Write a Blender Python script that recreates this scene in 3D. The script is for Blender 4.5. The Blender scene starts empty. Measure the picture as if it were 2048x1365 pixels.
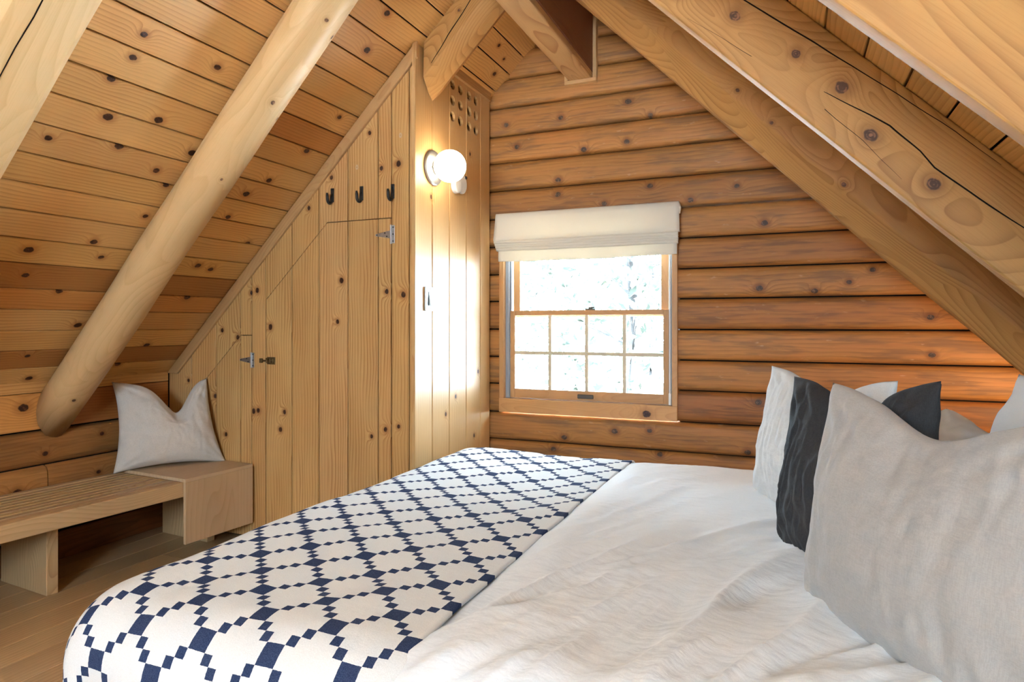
import bpy, bmesh, math, random
from mathutils import Vector, Matrix, noise
random.seed(7)
scene = bpy.context.scene
COL = scene.collection
R = math.radians

# ------------------------------------------------------------------ camera
cam_data = bpy.data.cameras.new('camera')
cam = bpy.data.objects.new('camera', cam_data)
COL.objects.link(cam)
cam.location = (0, 0, 1.3)
cam.rotation_euler = (R(90), 0, R(22.9))
cam_data.sensor_width = 36
cam_data.sensor_fit = 'HORIZONTAL'
cam_data.lens = 36 * 1315 / 2048
cam_data.shift_y = -32.5 / 2048
cam_data.clip_start = 0.02
scene.camera = cam

# ------------------------------------------------------------------ world, lights, exposure
world = bpy.data.worlds.new('overcast_sky')
scene.world = world
world.use_nodes = True
bg = world.node_tree.nodes['Background']
bg.inputs[0].default_value = (0.60, 0.81, 1.0, 1)
bg.inputs[1].default_value = 17.0

def area(name, loc, target, sx, sy, energy, color, portal=False):
    l = bpy.data.lights.new(name, 'AREA')
    l.shape = 'RECTANGLE'
    l.size, l.size_y, l.energy, l.color = sx, sy, energy, color
    l.cycles.is_portal = portal
    o = bpy.data.objects.new(name, l)
    COL.objects.link(o)
    o.location = loc
    o.rotation_euler = (Vector(target) - Vector(loc)).to_track_quat('-Z', 'Y').to_euler()
    return o

area('window_portal', (-1.19, 4.20, 1.30), (-1.19, 0, 1.30), 1.06, 1.12, 1, (1, 1, 1), True)
# the room's other gable window, behind the photographer
area('rear_window_portal', (-.45, -2.26, 1.68), (-.45, 2.0, 1.68), 1.6, 1.05, 1, (1, 1, 1), True)

sun = bpy.data.lights.new('sun', 'SUN')
sun.energy = 90.0
sun.angle = R(0.6)
sun.color = (0.90, 0.96, 1.0)
sun_o = bpy.data.objects.new('sun', sun)
COL.objects.link(sun_o)
sun_o.rotation_euler = Vector((-0.66, 0.0, -0.75)).to_track_quat('-Z', 'Y').to_euler()

vs = scene.view_settings
vs.view_transform = 'Standard'
vs.look = 'None'
vs.gamma = 1.0
vs.use_curve_mapping = False
vs.exposure = 1.53
scene.cycles.adaptive_threshold = 0.05
scene.cycles.diffuse_bounces = 3
scene.cycles.max_bounces = 8

# ------------------------------------------------------------------ node helpers
class NT:
    def __init__(s, name):
        s.mat = bpy.data.materials.new(name)
        s.mat.use_nodes = True
        s.t = s.mat.node_tree
        s.t.nodes.clear()
        s.out = s.t.nodes.new('ShaderNodeOutputMaterial')

    def set(s, node, key, v):
        sock = node.inputs[key]
        if isinstance(v, bpy.types.NodeSocket):
            s.t.links.new(v, sock)
        else:
            if hasattr(sock.default_value, '__len__') and len(sock.default_value) == 4 and len(v) == 3:
                v = (*v, 1)
            sock.default_value = v

    def n(s, typ, ins=None, **props):
        nd = s.t.nodes.new(typ)
        for k, v in props.items():
            setattr(nd, k, v)
        for k, v in (ins or {}).items():
            s.set(nd, k, v)
        return nd

    def m(s, op, a, b=None, c=None, clamp=False):
        nd = s.t.nodes.new('ShaderNodeMath')
        nd.operation = op
        nd.use_clamp = clamp
        for i, v in enumerate((a, b, c)):
            if v is not None:
                s.set(nd, i, v)
        return nd.outputs[0]

    def v(s, op, a, b=None, out=0):
        nd = s.t.nodes.new('ShaderNodeVectorMath')
        nd.operation = op
        s.set(nd, 0, a)
        if b is not None:
            s.set(nd, 1, b)
        return nd.outputs[1 if op in ('LENGTH', 'DISTANCE', 'DOT_PRODUCT') else 0]

    def mix(s, f, a, b, blend='MIX'):
        nd = s.t.nodes.new('ShaderNodeMix')
        nd.data_type = 'RGBA'
        nd.blend_type = blend
        s.set(nd, 0, f)
        s.set(nd, 6, a)
        s.set(nd, 7, b)
        return nd.outputs[2]

    def remap(s, v, a, b, c=0.0, d=1.0, smooth=True):
        nd = s.t.nodes.new('ShaderNodeMapRange')
        nd.interpolation_type = 'SMOOTHSTEP' if smooth else 'LINEAR'
        for i, x in enumerate((v, a, b, c, d)):
            s.set(nd, i, x)
        return nd.outputs[0]

    def noise(s, vec, scale, detail=2.0, rough=0.5):
        nd = s.n('ShaderNodeTexNoise', {'Vector': vec, 'Scale': scale, 'Detail': detail, 'Roughness': rough})
        return nd.outputs['Fac']

    def sep(s, vec):
        return s.n('ShaderNodeSeparateXYZ', {0: vec}).outputs

    def comb(s, x=0.0, y=0.0, z=0.0):
        return s.n('ShaderNodeCombineXYZ', {0: x, 1: y, 2: z}).outputs[0]

    def bsdf(s, **kw):
        nd = s.n('ShaderNodeBsdfPrincipled')
        for k, v in kw.items():
            s.set(nd, k.replace('_', ' '), v)
        s.t.links.new(nd.outputs[0], s.out.inputs[0])
        return nd

    def bump(s, h, strength, dist=0.002, normal=None):
        ins = {'Height': h, 'Strength': strength, 'Distance': dist}
        if normal is not None:
            ins['Normal'] = normal
        return s.n('ShaderNodeBump', ins).outputs[0]


def wood(name, light, dark, ring=80.0, contrast=0.75, rough=0.5, kaxis='y', pith=0.055, knot_col=(0.045, 0.016, 0.008),
         weather=0.0, crack=False, coat=0.0, spec=0.35, halo=0.5, rk=0.0, fibre=0.18, bumpy=0.25, warp=1.0, nk=6):
    """plain-sawn softwood; grain along the object's own x; knots read from the object's k0..k5 (x, y, radius)"""
    t = NT(name)
    tc = t.n('ShaderNodeTexCoord').outputs['Object']
    oi = t.n('ShaderNodeObjectInfo')
    rnd = oi.outputs['Random']
    x, y, z = t.sep(tc)
    off = t.comb(t.m('MULTIPLY', rnd, 41.0), t.m('MULTIPLY', rnd, 17.0), t.m('MULTIPLY', rnd, 7.0))
    p = t.v('ADD', tc, off)
    # knots
    kn = None
    kv = t.comb(x, y if kaxis == 'y' else z, 0.0)
    for i in range(nk):
        a = t.n('ShaderNodeAttribute', attribute_type='OBJECT', attribute_name='k%d' % i).outputs['Vector']
        r = t.m('MAXIMUM', t.sep(a)[2], 0.0001)
        dlt = t.v('MULTIPLY', t.v('SUBTRACT', kv, a), (0.8, 1.0, 0.0))
        d = t.m('DIVIDE', t.v('LENGTH', dlt), r)
        kn = d if kn is None else t.m('MINIMUM', kn, d)
    if rk > 0:
        vo = t.n('ShaderNodeTexVoronoi', {'Vector': t.v('MULTIPLY', p, (2.6, 6.0, 0.0)), 'Scale': 1.0, 'Randomness': 1.0}, voronoi_dimensions='2D')
        gate = t.m('GREATER_THAN', t.sep(vo.outputs['Color'])[0], rk)
        rr = t.m('ADD', t.m('MULTIPLY', vo.outputs['Distance'], 9.0), t.m('MULTIPLY', gate, 50.0))
        kn = t.m('MINIMUM', kn, rr)
    edge = t.noise(p, 60.0, 2.0)
    kd = t.m('ADD', kn, t.m('MULTIPLY', t.m('SUBTRACT', edge, 0.5), 0.5))
    kmask = t.remap(kd, 0.75, 1.08, 1.0, 0.0)
    kswirl = t.m('EXPONENT', t.m('MULTIPLY', t.m('MULTIPLY', kn, kn), -0.16))
    # growth rings
    n1 = t.noise(t.v('MULTIPLY', p, (0.9, 3.0, 3.0)), 1.0, 1.0)
    n2 = t.noise(t.v('MULTIPLY', p, (2.2, 9.0, 9.0)), 1.0, 1.0)
    depth = t.m('ADD', pith * 0.2, t.m('ABSOLUTE', t.m('MULTIPLY', t.m('SUBTRACT', n1, 0.47), pith * 8.0 * warp)))
    ya = t.m('ADD', y, t.m('MULTIPLY', t.m('SUBTRACT', rnd, 0.5), 0.05))
    frac_y = t.m('ADD', ya, t.m('MULTIPLY', t.m('SUBTRACT', n2, 0.5), 0.05 * warp))
    za = t.m('ADD', z, depth)
    rr = t.m('SQRT', t.m('ADD', t.m('MULTIPLY', frac_y, frac_y), t.m('MULTIPLY', za, za)))
    ph = t.m('ADD', t.m('MULTIPLY', rr, ring), t.m('MULTIPLY', kswirl, 2.6))
    fr = t.m('FRACT', ph)
    prof = t.m('MULTIPLY', t.m('POWER', fr, 2.6), t.remap(fr, 0.93, 1.0, 1.0, 0.0))
    fib = t.noise(t.v('MULTIPLY', p, (9.0, 420.0, 420.0)), 1.0, 1.0)
    rp = t.m('MULTIPLY', prof, t.remap(n2, 0.3, 0.65, 0.35, 1.0))
    col = t.mix(t.m('MULTIPLY', rp, contrast), light, dark)
    col = t.mix(t.m('MULTIPLY', t.remap(n1, 0.3, 0.75, 0.0, 1.0), 0.25), col, dark)
    col = t.mix(t.m('MULTIPLY', t.remap(fib, 0.45, 0.75, 0.0, 1.0), fibre), col, dark)
    hgt = None
    if weather > 0:
        w1 = t.noise(t.v('MULTIPLY', p, (3.0, 22.0, 22.0)), 1.0, 3.0, 0.6)
        w2 = t.noise(t.v('MULTIPLY', p, (14.0, 40.0, 40.0)), 1.0, 2.0, 0.65)
        w3 = t.noise(t.v('MULTIPLY', p, (1.6, 14.0, 14.0)), 1.7, 2.0, 0.6)
        col = t.mix(t.m('MULTIPLY', t.remap(w1, 0.47, 0.62), 0.62 * weather), col, (0.18, 0.095, 0.042))
        col = t.mix(t.m('MULTIPLY', t.remap(w3, 0.48, 0.64), 0.62 * weather), col, (0.44, 0.185, 0.05))
        col = t.mix(t.m('MULTIPLY', t.remap(w2, 0.66, 0.80), 0.40 * weather), col, (0.62, 0.42, 0.25))
        hgt = w2
    col = t.mix(1.0, col, oi.outputs['Color'], 'MULTIPLY')
    hm = t.remap(kn, 1.0, 2.6, halo, 0.0)
    col = t.mix(hm, col, (dark[0] * 0.85, dark[1] * 0.75, dark[2] * 0.7))
    kc = t.mix(t.remap(t.m('ADD', edge, t.m('MULTIPLY', t.m('SINE', t.m('MULTIPLY', kn, 14.0)), 0.08)), 0.45, 0.75), knot_col, (knot_col[0] * 3.2, knot_col[1] * 3.0, knot_col[2] * 2.8))
    col = t.mix(kmask, col, kc)
    if False:
        cw = t.noise(t.v('MULTIPLY', p, (2.6, 0.0, 0.0)), 1.0, 2.0)
        cz = t.noise(t.v('MULTIPLY', p, (1.3, 0.0, 0.0)), 1.0, 1.0)
        cm = None
        for base, amp in ((0.05, 0.06), (0.125, 0.07)):
            cc = t.m('ABSOLUTE', t.m('SUBTRACT', t.m('ABSOLUTE', z), t.m('ADD', base - amp / 2, t.m('MULTIPLY', cw if base < 0.1 else cz, amp))))
            wd = t.remap(t.noise(t.v('MULTIPLY', p, (1.9, 0.0, 0.0)), 1.0 + base * 5, 1.0), 0.45, 0.62, 0.0, 0.0026)
            k2 = t.m('LESS_THAN', cc, wd)
            cm = k2 if cm is None else t.m('MAXIMUM', cm, k2)
        col = t.mix(cm, col, (0.02, 0.01, 0.006))
    b = t.bsdf(Base_Color=col, Roughness=rough, Specular_IOR_Level=spec)
    if hgt is not None: t.set(b, 'Normal', t.bump(hgt, bumpy, 0.0015))
    if coat:
        t.set(b, 'Coat Weight', coat)
        t.set(b, 'Coat Roughness', 0.28)
    return t.mat


def plain(name, col, rough=0.5, metal=0.0, spec=0.5, nscale=0.0, namp=0.1):
    t = NT(name)
    c = col
    nrm = None
    if nscale:
        tc = t.n('ShaderNodeTexCoord').outputs['Object']
        nz = t.noise(tc, nscale, 3.0)
        c = t.mix(t.remap(nz, 0.3, 0.7), tuple(v * (1 - namp) for v in col), tuple(min(1, v * (1 + namp)) for v in col))
        nrm = t.bump(nz, 0.15, 0.001)
    b = t.bsdf(Base_Color=c, Roughness=rough, Metallic=metal, Specular_IOR_Level=spec)
    if nrm is not None:
        t.set(b, 'Normal', nrm)
    return t.mat


def linen(name, col, weave=0.12, crinkle=0.6, scale=1.0, thread=900.0):
    t = NT(name)
    tc = t.n('ShaderNodeTexCoord').outputs['Object']
    a = t.noise(t.v('MULTIPLY', tc, (thread * 0.08, thread, thread)), 1.0, 2.0)
    b_ = t.noise(t.v('MULTIPLY', tc, (thread, thread * 0.08, thread)), 1.0, 2.0)
    w = t.m('MULTIPLY', t.m('ADD', a, b_), 0.5)
    big = t.noise(tc, 4.0, 2.0)
    c = t.mix(t.remap(w, 0.38, 0.62), tuple(v * (1 - weave) for v in col), tuple(min(1, v * (1 + weave * 0.6)) for v in col))
    c = t.mix(t.m('MULTIPLY', t.remap(big, 0.35, 0.7), 0.12), c, tuple(v * 0.85 for v in col))
    cr1 = t.noise(t.v('MULTIPLY', tc, (14.0 * scale, 34.0 * scale, 20.0 * scale)), 1.0, 3.0, 0.5)
    nrm = t.bump(cr1, crinkle, 0.006)
    t.bsdf(Base_Color=c, Roughness=0.9, Specular_IOR_Level=0.15, Sheen_Weight=0.2 if col[0] > 0.2 else 0.04, Sheen_Roughness=0.5, Normal=nrm)
    return t.mat

# palette ----------------------------------------------------------
M = {}
M['ceiling'] = wood('knotty_pine_ceiling', (0.80, 0.465, 0.17), (0.46, 0.185, 0.045), ring=56, contrast=0.75, rough=0.42, spec=0.35, nk=5)
M['closet'] = wood('knotty_pine_closet', (0.70, 0.44, 0.18), (0.40, 0.165, 0.043), ring=52, contrast=1.15, rough=0.40, coat=0.12)
M['side'] = wood('varnished_pine_side', (0.68, 0.44, 0.20), (0.45, 0.22, 0.07), ring=50, contrast=0.7, rough=0.42, coat=0.28, spec=0.25, nk=3)
M['log'] = wood('weathered_log', (0.45, 0.205, 0.053), (0.19, 0.076, 0.020), ring=42, contrast=0.8, rough=0.55, weather=1.0, knot_col=(0.06, 0.035, 0.022), halo=0.6, fibre=0.3, bumpy=0.5)
M['knee'] = wood('amber_log', (0.50, 0.25, 0.085), (0.26, 0.10, 0.028), ring=50, contrast=0.75, rough=0.5, weather=0.45, fibre=0.25, nk=3)
M['rafter'] = wood('sawn_rafter', (0.48, 0.25, 0.075), (0.25, 0.10, 0.024), ring=46, contrast=0.85, rough=0.6, kaxis='z', pith=0.09, knot_col=(0.085, 0.038, 0.018), halo=0.45)
M['pole'] = wood('peeled_log', (0.73, 0.50, 0.255), (0.53, 0.31, 0.12), ring=20, contrast=0.5, rough=0.5, pith=0.14, knot_col=(0.12, 0.06, 0.03), halo=0.35)
M['beam'] = wood('ridge_beam_fir', (0.63, 0.40, 0.19), (0.36, 0.17, 0.06), ring=45, contrast=0.95, rough=0.5, nk=1)
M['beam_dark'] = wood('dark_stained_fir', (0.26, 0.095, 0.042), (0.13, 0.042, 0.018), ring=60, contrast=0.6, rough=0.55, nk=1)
M['trim'] = wood('clear_pine_trim', (0.62, 0.39, 0.18), (0.42, 0.22, 0.08), ring=50, contrast=0.5, rough=0.45, nk=1)
M['window'] = wood('fir_window', (0.55, 0.295, 0.12), (0.38, 0.175, 0.06), ring=80, contrast=0.5, rough=0.45, nk=1)
M['bench'] = wood('ash_bench', (0.64, 0.45, 0.25), (0.37, 0.22, 0.095), ring=75, contrast=0.7, rough=0.5, nk=1)
M['table'] = wood('pale_ash_panel', (0.66, 0.49, 0.31), (0.46, 0.29, 0.155), ring=38, contrast=0.6, rough=0.5, nk=1)
M['floor'] = wood('oak_floor', (0.58, 0.385, 0.20), (0.33, 0.185, 0.078), ring=48, contrast=0.75, rough=0.38, rk=0.05, nk=1)
M['gap'] = plain('shadow_gap', (0.012, 0.008, 0.005), 0.9, spec=0.1)
M['black'] = plain('blackened_iron', (0.018, 0.017, 0.016), 0.42, 0.3, nscale=80)
M['zinc'] = plain('zinc_steel', (0.55, 0.57, 0.58), 0.35, 0.9, nscale=60, namp=0.08)
M['brass'] = plain('aged_brass', (0.20, 0.14, 0.065), 0.45, 0.8, nscale=60)
M['screw'] = plain('dark_screw', (0.06, 0.06, 0.06), 0.5, 0.6)
M['nickel'] = plain('satin_nickel', (0.34, 0.335, 0.32), 0.42, 0.85, nscale=40, namp=0.05)
M['plate'] = plain('steel_switch_plate', (0.46, 0.47, 0.45), 0.4, 0.7, nscale=50, namp=0.06)
M['switch'] = plain('pale_rocker', (0.62, 0.66, 0.60), 0.35)
M['white'] = plain('white_plastic', (0.80, 0.80, 0.79), 0.4)
M['track'] = plain('grey_vinyl_track', (0.30, 0.33, 0.36), 0.5)
M['bronze'] = plain('bronze_hardware', (0.10, 0.085, 0.07), 0.45, 0.6)
M['muntin'] = plain('pale_grille_bar', (0.62, 0.52, 0.36), 0.5, nscale=30, namp=0.06)
M['duvet'] = linen('washed_cotton_duvet', (0.80, 0.815, 0.83), 0.04, 0.6, 1.1)
M['sham'] = linen('oatmeal_linen', (0.41, 0.385, 0.355), 0.09, 0.30, 1.0, 600)
M['sham_white'] = linen('white_linen', (0.68, 0.68, 0.67), 0.07, 0.75, 1.1)
M['sham_dark'] = linen('charcoal_linen', (0.043, 0.041, 0.041), 0.2, 0.75, 1.1)
M['case'] = linen('cotton_pillowcase', (0.68, 0.675, 0.66), 0.03, 0.3, 0.7)
M['bench_pillow'] = linen('grey_beige_linen', (0.69, 0.645, 0.595), 0.10, 0.4, 1.2, 800)
M['mattress'] = plain('mattress_ticking', (0.7, 0.69, 0.66), 0.9, nscale=30)
M['ground'] = plain('snowy_ground', (0.78, 0.79, 0.80), 0.95, nscale=0.6, namp=0.2)
M['bark'] = plain('grey_bark', (0.022, 0.021, 0.020), 0.9, nscale=20, namp=0.3)
M['leaf'] = plain('pale_green_leaf', (0.020, 0.026, 0.016), 0.8, nscale=3, namp=0.3)

# globe
t = NT('opal_globe')
e = t.n('ShaderNodeEmission', {'Color': (1.0, 0.84, 0.62, 1), 'Strength': 6.5})
t.t.links.new(e.outputs[0], t.out.inputs[0])
M['globe'] = t.mat
t = NT('amber_lit_globe')
e = t.n('ShaderNodeEmission', {'Color': (1.0, 0.74, 0.44, 1), 'Strength': 15.0})
t.t.links.new(e.outputs[0], t.out.inputs[0])
M['globe_amber'] = t.mat
t = NT('dim_opal_globe')
e = t.n('ShaderNodeEmission', {'Color': (1.0, 0.72, 0.42, 1), 'Strength': 2.2})
t.t.links.new(e.outputs[0], t.out.inputs[0])
M['globe_dim'] = t.mat
# glass
t = NT('window_glass')
tr = t.n('ShaderNodeBsdfTransparent', {'Color': (0.97, 0.98, 0.98, 1)})
gl = t.n('ShaderNodeBsdfGlossy', {'Roughness': 0.02})
fz = t.n('ShaderNodeFresnel', {'IOR': 1.45})
mx = t.n('ShaderNodeMixShader', {0: fz.outputs[0], 1: tr.outputs[0], 2: gl.outputs[0]})
t.t.links.new(mx.outputs[0], t.out.inputs[0])
M['glass'] = t.mat
# roman shade cloth
t = NT('cream_shade_cloth')
tc = t.n('ShaderNodeTexCoord').outputs['Object']
wv = t.noise(t.v('MULTIPLY', tc, (700, 700, 700)), 1.0, 2.0)
cc = t.mix(wv, (0.76, 0.70, 0.60), (0.84, 0.79, 0.70))
df = t.n('ShaderNodeBsdfDiffuse', {'Color': cc})
tl = t.n('ShaderNodeBsdfTranslucent', {'Color': (0.85, 0.74, 0.56, 1)})
mx = t.n('ShaderNodeMixShader', {0: 0.16, 1: df.outputs[0], 2: tl.outputs[0]})
t.t.links.new(mx.outputs[0], t.out.inputs[0])
M['shade'] = t.mat
# patterned throw: navy squares where both folded coordinates fall in the same step
t = NT('navy_and_ivory_throw')
uv = t.n('ShaderNodeUVMap').outputs[0]
u_, v_, _ = t.sep(uv)
tc = t.n('ShaderNodeTexCoord').outputs['Object']
wob = t.noise(tc, 160.0, 2.0)
def fold(a):
    a = t.m('ADD', a, t.m('MULTIPLY', t.m('SUBTRACT', wob, 0.5), 0.0022))
    a = t.m('MULTIPLY', a, 40.0)
    return t.m('FLOOR', t.m('PINGPONG', t.m('ADD', a, 400.0), 4.0))
nav = t.m('COMPARE', fold(u_), fold(v_), 0.1)
fz1 = t.noise(t.v('MULTIPLY', tc, (500, 500, 500)), 1.0, 2.0)
ivory = t.mix(t.remap(fz1, 0.3, 0.7), (0.71, 0.71, 0.70), (0.79, 0.79, 0.785))
navy = t.mix(t.remap(fz1, 0.35, 0.65), (0.024, 0.036, 0.085), (0.048, 0.070, 0.140))
cc = t.mix(nav, ivory, navy)
soft = t.noise(tc, 9.0, 3.0)
pile = t.noise(tc, 240.0, 3.0)
hh = t.bump(pile, 0.35, 0.0015, t.bump(soft, 0.35, 0.02))
t.bsdf(Base_Color=cc, Roughness=0.95, Specular_IOR_Level=0.08, Normal=hh)
M['throw'] = t.mat

# ------------------------------------------------------------------ object helpers
W = {}

def tag(o, label=None, cat=None, group=None, kind=None):
    if label: o['label'] = label
    if cat: o['category'] = cat
    if group: o['group'] = group
    if kind: o['kind'] = kind
    return o

def empty(name, loc, label=None, cat=None, group=None, kind=None):
    o = bpy.data.objects.new(name, None)
    COL.objects.link(o)
    o.empty_display_size = 0.1
    o.location = loc
    W[o.name] = Matrix.Translation(loc)
    return tag(o, label, cat, group, kind)

def attach(o, parent, mtx):
    if parent is not None:
        o.parent = parent
        o.matrix_parent_inverse = W[parent.name].inverted()
    o.matrix_basis = mtx
    W[o.name] = mtx.copy()

def obj(name, bm, mat, parent=None, mtx=None, smooth=False, bevel=0.0, segs=2, recalc=True):
    if recalc:
        bmesh.ops.recalc_face_normals(bm, faces=bm.faces)
    me = bpy.data.meshes.new(name)
    bm.to_mesh(me)
    bm.free()
    me.materials.append(M[mat] if isinstance(mat, str) else mat)
    if smooth:
        for f in me.polygons: f.use_smooth = True
    o = bpy.data.objects.new(name, me)
    COL.objects.link(o)
    attach(o, parent, mtx if mtx is not None else Matrix.Identity(4))
    if bevel:
        b = o.modifiers.new('edge', 'BEVEL')
        b.width = bevel; b.segments = segs; b.limit_method = 'ANGLE'
    return o

def BM():
    return bmesh.new()

def add_box(bm, lo, hi, mtx=None):
    vs_ = []
    for x in (lo[0], hi[0]):
        for y in (lo[1], hi[1]):
            for z in (lo[2], hi[2]):
                c = Vector((x, y, z))
                vs_.append(bm.verts.new(mtx @ c if mtx else c))
    for f in ((0, 1, 3, 2), (4, 6, 7, 5), (0, 4, 5, 1), (2, 3, 7, 6), (0, 2, 6, 4), (1, 5, 7, 3)):
        bm.faces.new([vs_[i] for i in f])
    return bm

def add_lathe(bm, prof, mtx, seg=32):
    """prof: (axial, radius) pairs revolved about local z"""
    rings = []
    for a, r in prof:
        if r < 1e-6:
            rings.append([bm.verts.new(mtx @ Vector((0, 0, a)))])
        else:
            rings.append([bm.verts.new(mtx @ Vector((r * math.cos(k / seg * math.tau), r * math.sin(k / seg * math.tau), a))) for k in range(seg)])
    for A, B in zip(rings, rings[1:]):
        for k in range(seg):
            k2 = (k + 1) % seg
            if len(A) == 1 and len(B) == 1: continue
            if len(A) == 1: bm.faces.new((A[0], B[k], B[k2]))
            elif len(B) == 1: bm.faces.new((A[k], B[0], A[k2]))
            else: bm.faces.new((A[k], B[k], B[k2], A[k2]))
    return bm

def add_tube(bm, pts, r, seg=10):
    pts = [Vector(p) for p in pts]
    rings = []
    for i, p in enumerate(pts):
        d = (pts[min(i + 1, len(pts) - 1)] - pts[max(i - 1, 0)]).normalized()
        q = d.to_track_quat('Z', 'Y').to_matrix()
        rr = r[i] if isinstance(r, (list, tuple)) else r
        rings.append([bm.verts.new(p + q @ Vector((rr * math.cos(k / seg * math.tau), rr * math.sin(k / seg * math.tau), 0))) for k in range(seg)])
    for A, B in zip(rings, rings[1:]):
        for k in range(seg):
            bm.faces.new((A[k], A[(k + 1) % seg], B[(k + 1) % seg], B[k]))
    bm.faces.new(rings[0]); bm.faces.new(rings[-1])
    return bm

def frame(O, ex, ey):
    ex = Vector(ex).normalized(); ey = Vector(ey).normalized()
    ez = ex.cross(ey)
    m = Matrix((ex, ey, ez)).transposed().to_4x4()
    m.translation = Vector(O)
    return m

def poly_area(p):
    return sum(a[0] * b[1] - b[0] * a[1] for a, b in zip(p, p[1:] + p[:1])) / 2

def inset(p, c):
    out = []
    n = len(p)
    for i in range(n):
        a, b, d = Vector(p[i - 1]), Vector(p[i]), Vector(p[(i + 1) % n])
        e1 = (b - a).normalized(); e2 = (d - b).normalized()
        n1 = Vector((-e1.y, e1.x)); n2 = Vector((-e2.y, e2.x))
        k = 1 + n1.dot(n2)
        out.append(b + (n1 + n2) * (c / max(k, 0.3)))
    return out

def set_knots(o, knots):
    for i, k in enumerate(list(knots)[:6]):
        o['k%d' % i] = [float(k[0]), float(k[1]), float(k[2])]

def jitter(c=1.0, amt=0.07):
    v = c * (1 + random.uniform(-amt, amt))
    return (v * (1 + random.uniform(-0.02, 0.02)), v, v * (1 + random.uniform(-0.06, 0.04)), 1)

def board(name, mtx, poly, th, mat, parent, tint=None, knots=(), ch=0.003):
    poly = [tuple(q) for q in poly]
    if poly_area(poly) < 0: poly.reverse()
    bm = BM()
    ins = inset(poly, ch)
    a = [bm.verts.new((x, y, -th)) for x, y in poly]
    b = [bm.verts.new((x, y, -ch)) for x, y in poly]
    c = [bm.verts.new((q[0], q[1], 0)) for q in ins]
    n = len(poly)
    for i in range(n):
        j = (i + 1) % n
        bm.faces.new((a[i], a[j], b[j], b[i]))
        bm.faces.new((b[i], b[j], c[j], c[i]))
    bm.faces.new(c)
    bm.faces.new(list(reversed(a)))
    o = obj(name, bm, mat, parent, mtx, recalc=False)
    o.color = tint or jitter()
    set_knots(o, knots)
    return o

def rect(x0, x1, y0, y1):
    return [(x0, y0), (x1, y0), (x1, y1), (x0, y1)]

# ------------------------------------------------------------------ dimensions of the room
XK, ZK, S = -3.72, 0.99, 0.985          # foot of the slope at the knee wall, roof pitch
XR = -1.22; ZR = ZK + S * (XR - XK)      # ridge
KS = math.hypot(1, S)
YC, XC, YW = 3.07, -1.854, 4.02          # closet front, closet side, window wall
YN = -2.2                                # wall behind the photographer
XK2 = 2 * XR - XK
def roof(x): return ZR - S * abs(x - XR)
SL = (XR - XK) * KS

# ------------------------------------------------------------------ floor
floor = empty('floor', (-1.2, 1.0, 0), 'worn oak plank floor under the bed and bench', 'floor', kind='structure')
bm = BM(); add_box(bm, (XK - 0.15, YN - 0.1, -0.06), (XK2 + 0.15, YW + 0.05, -0.022)); obj('subfloor', bm, 'gap', floor)
fm = frame((0, 0, 0), (0, 1, 0), (-1, 0, 0))
xw = XK - 0.06
i = 0
while xw < XK2 + 0.05:
    w = 0.172
    y = YN - random.uniform(0, 1.5)
    while y < YW + 0.02:
        L = random.uniform(1.7, 2.6)
        y0, y1 = max(y, YN - 0.05), min(y + L, YW + 0.02)
        if y1 - y0 > 0.05:
            c = random.uniform(0.84, 1.12)
            board('plank', fm, rect(y0 + .0008, y1 - .0008, -(xw + w - .0008), -(xw + .0008)), 0.02, 'floor', floor, (c, c * random.uniform(.96, 1.02), c * random.uniform(.9, 1.02), 1), ch=0.0015)
        y += L
    xw += w; i += 1

# ------------------------------------------------------------------ ceiling boards
ceil = empty('ceiling', (XR, 1.0, ZR), 'pitched knotty pine board ceiling on both sides of the ridge', 'ceiling', kind='structure')
CK = [(1.77, 2.026), (1.78, 1.922), (1.75, 1.808), (2.12, 2.026), (1.82, 1.645), (2.02, 1.701), (1.66, 1.481), (1.93, 1.527), (2.26, 1.593), (2.15, 1.453), (2.24, 1.39), (2.24, 1.191), (2.08, 0.996), (1.83, 0.91), (2.16, 0.908), (2.8, 2.437), (2.93, 2.052), (2.88, 1.799), (2.78, 1.561), (2.7, 1.444), (2.69, 1.276), (2.76, 2.643), (2.94, 1.119), (2.27, 0.439), (2.12, 0.215), (2.66, 0.111), (2.2, 0.04), (2.76, 0.269), (2.72, 0.916), (2.82, 0.898), (2.97, 0.868), (2.8, 0.67), (1.88, 0.76), (2.07, 0.672)]
SB = [0, .119, .254, .398, .543, .678, .831, .970, 1.116, 1.254, 1.394, 1.534, 1.674, 1.817, 1.958, 2.097, 2.243, 2.379, 2.529]
while SB[-1] < SL: SB.append(SB[-1] + 0.142)
lm = frame((XK, 0, ZK), (0, 1, 0), (1, 0, S))
row_tint = {1: (.62, .50, .42), 4: (.84, .66, .52), 5: (.58, .45, .36), 4.5: 1}
for i, (a, b) in enumerate(zip(SB, SB[1:])):
    b = min(b, SL + 0.05)
    spans = [(YN - 0.05, YW + 0.12)]
    if i == 13: spans = [(YN - 0.05, 2.32), (2.32, YW + 0.12)]
    for j, (y0, y1) in enumerate(spans):
        kn = [(Y, s, random.uniform(.012, .018)) for Y, s in CK if a <= s < b and y0 < Y < y1]
        if not kn or i > 17:
            kn = kn + [(random.uniform(-1, 3.9), random.uniform(a + .03, b - .03), random.uniform(.010, .016)) for _ in range(3)]
        kn = kn[:4] + [(random.uniform(3.2, 3.9), random.uniform(a + .03, b - .03), random.uniform(.010, .016))]
        c = row_tint.get(i)
        if i == 13 and j == 1: c = (.78, .62, .50)
        tint = (*c, 1) if c else jitter(1.0, 0.06)
        board('ceiling_board', lm, rect(y0, y1 - .001, a + .0034, b - .0034), 0.02, 'ceiling', ceil, tint, kn, ch=0.0022)
rm = frame((XR, 0, ZR), (0, 1, 0), (1, 0, -S))
s = 1.842 - 14 * 0.1405
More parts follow.
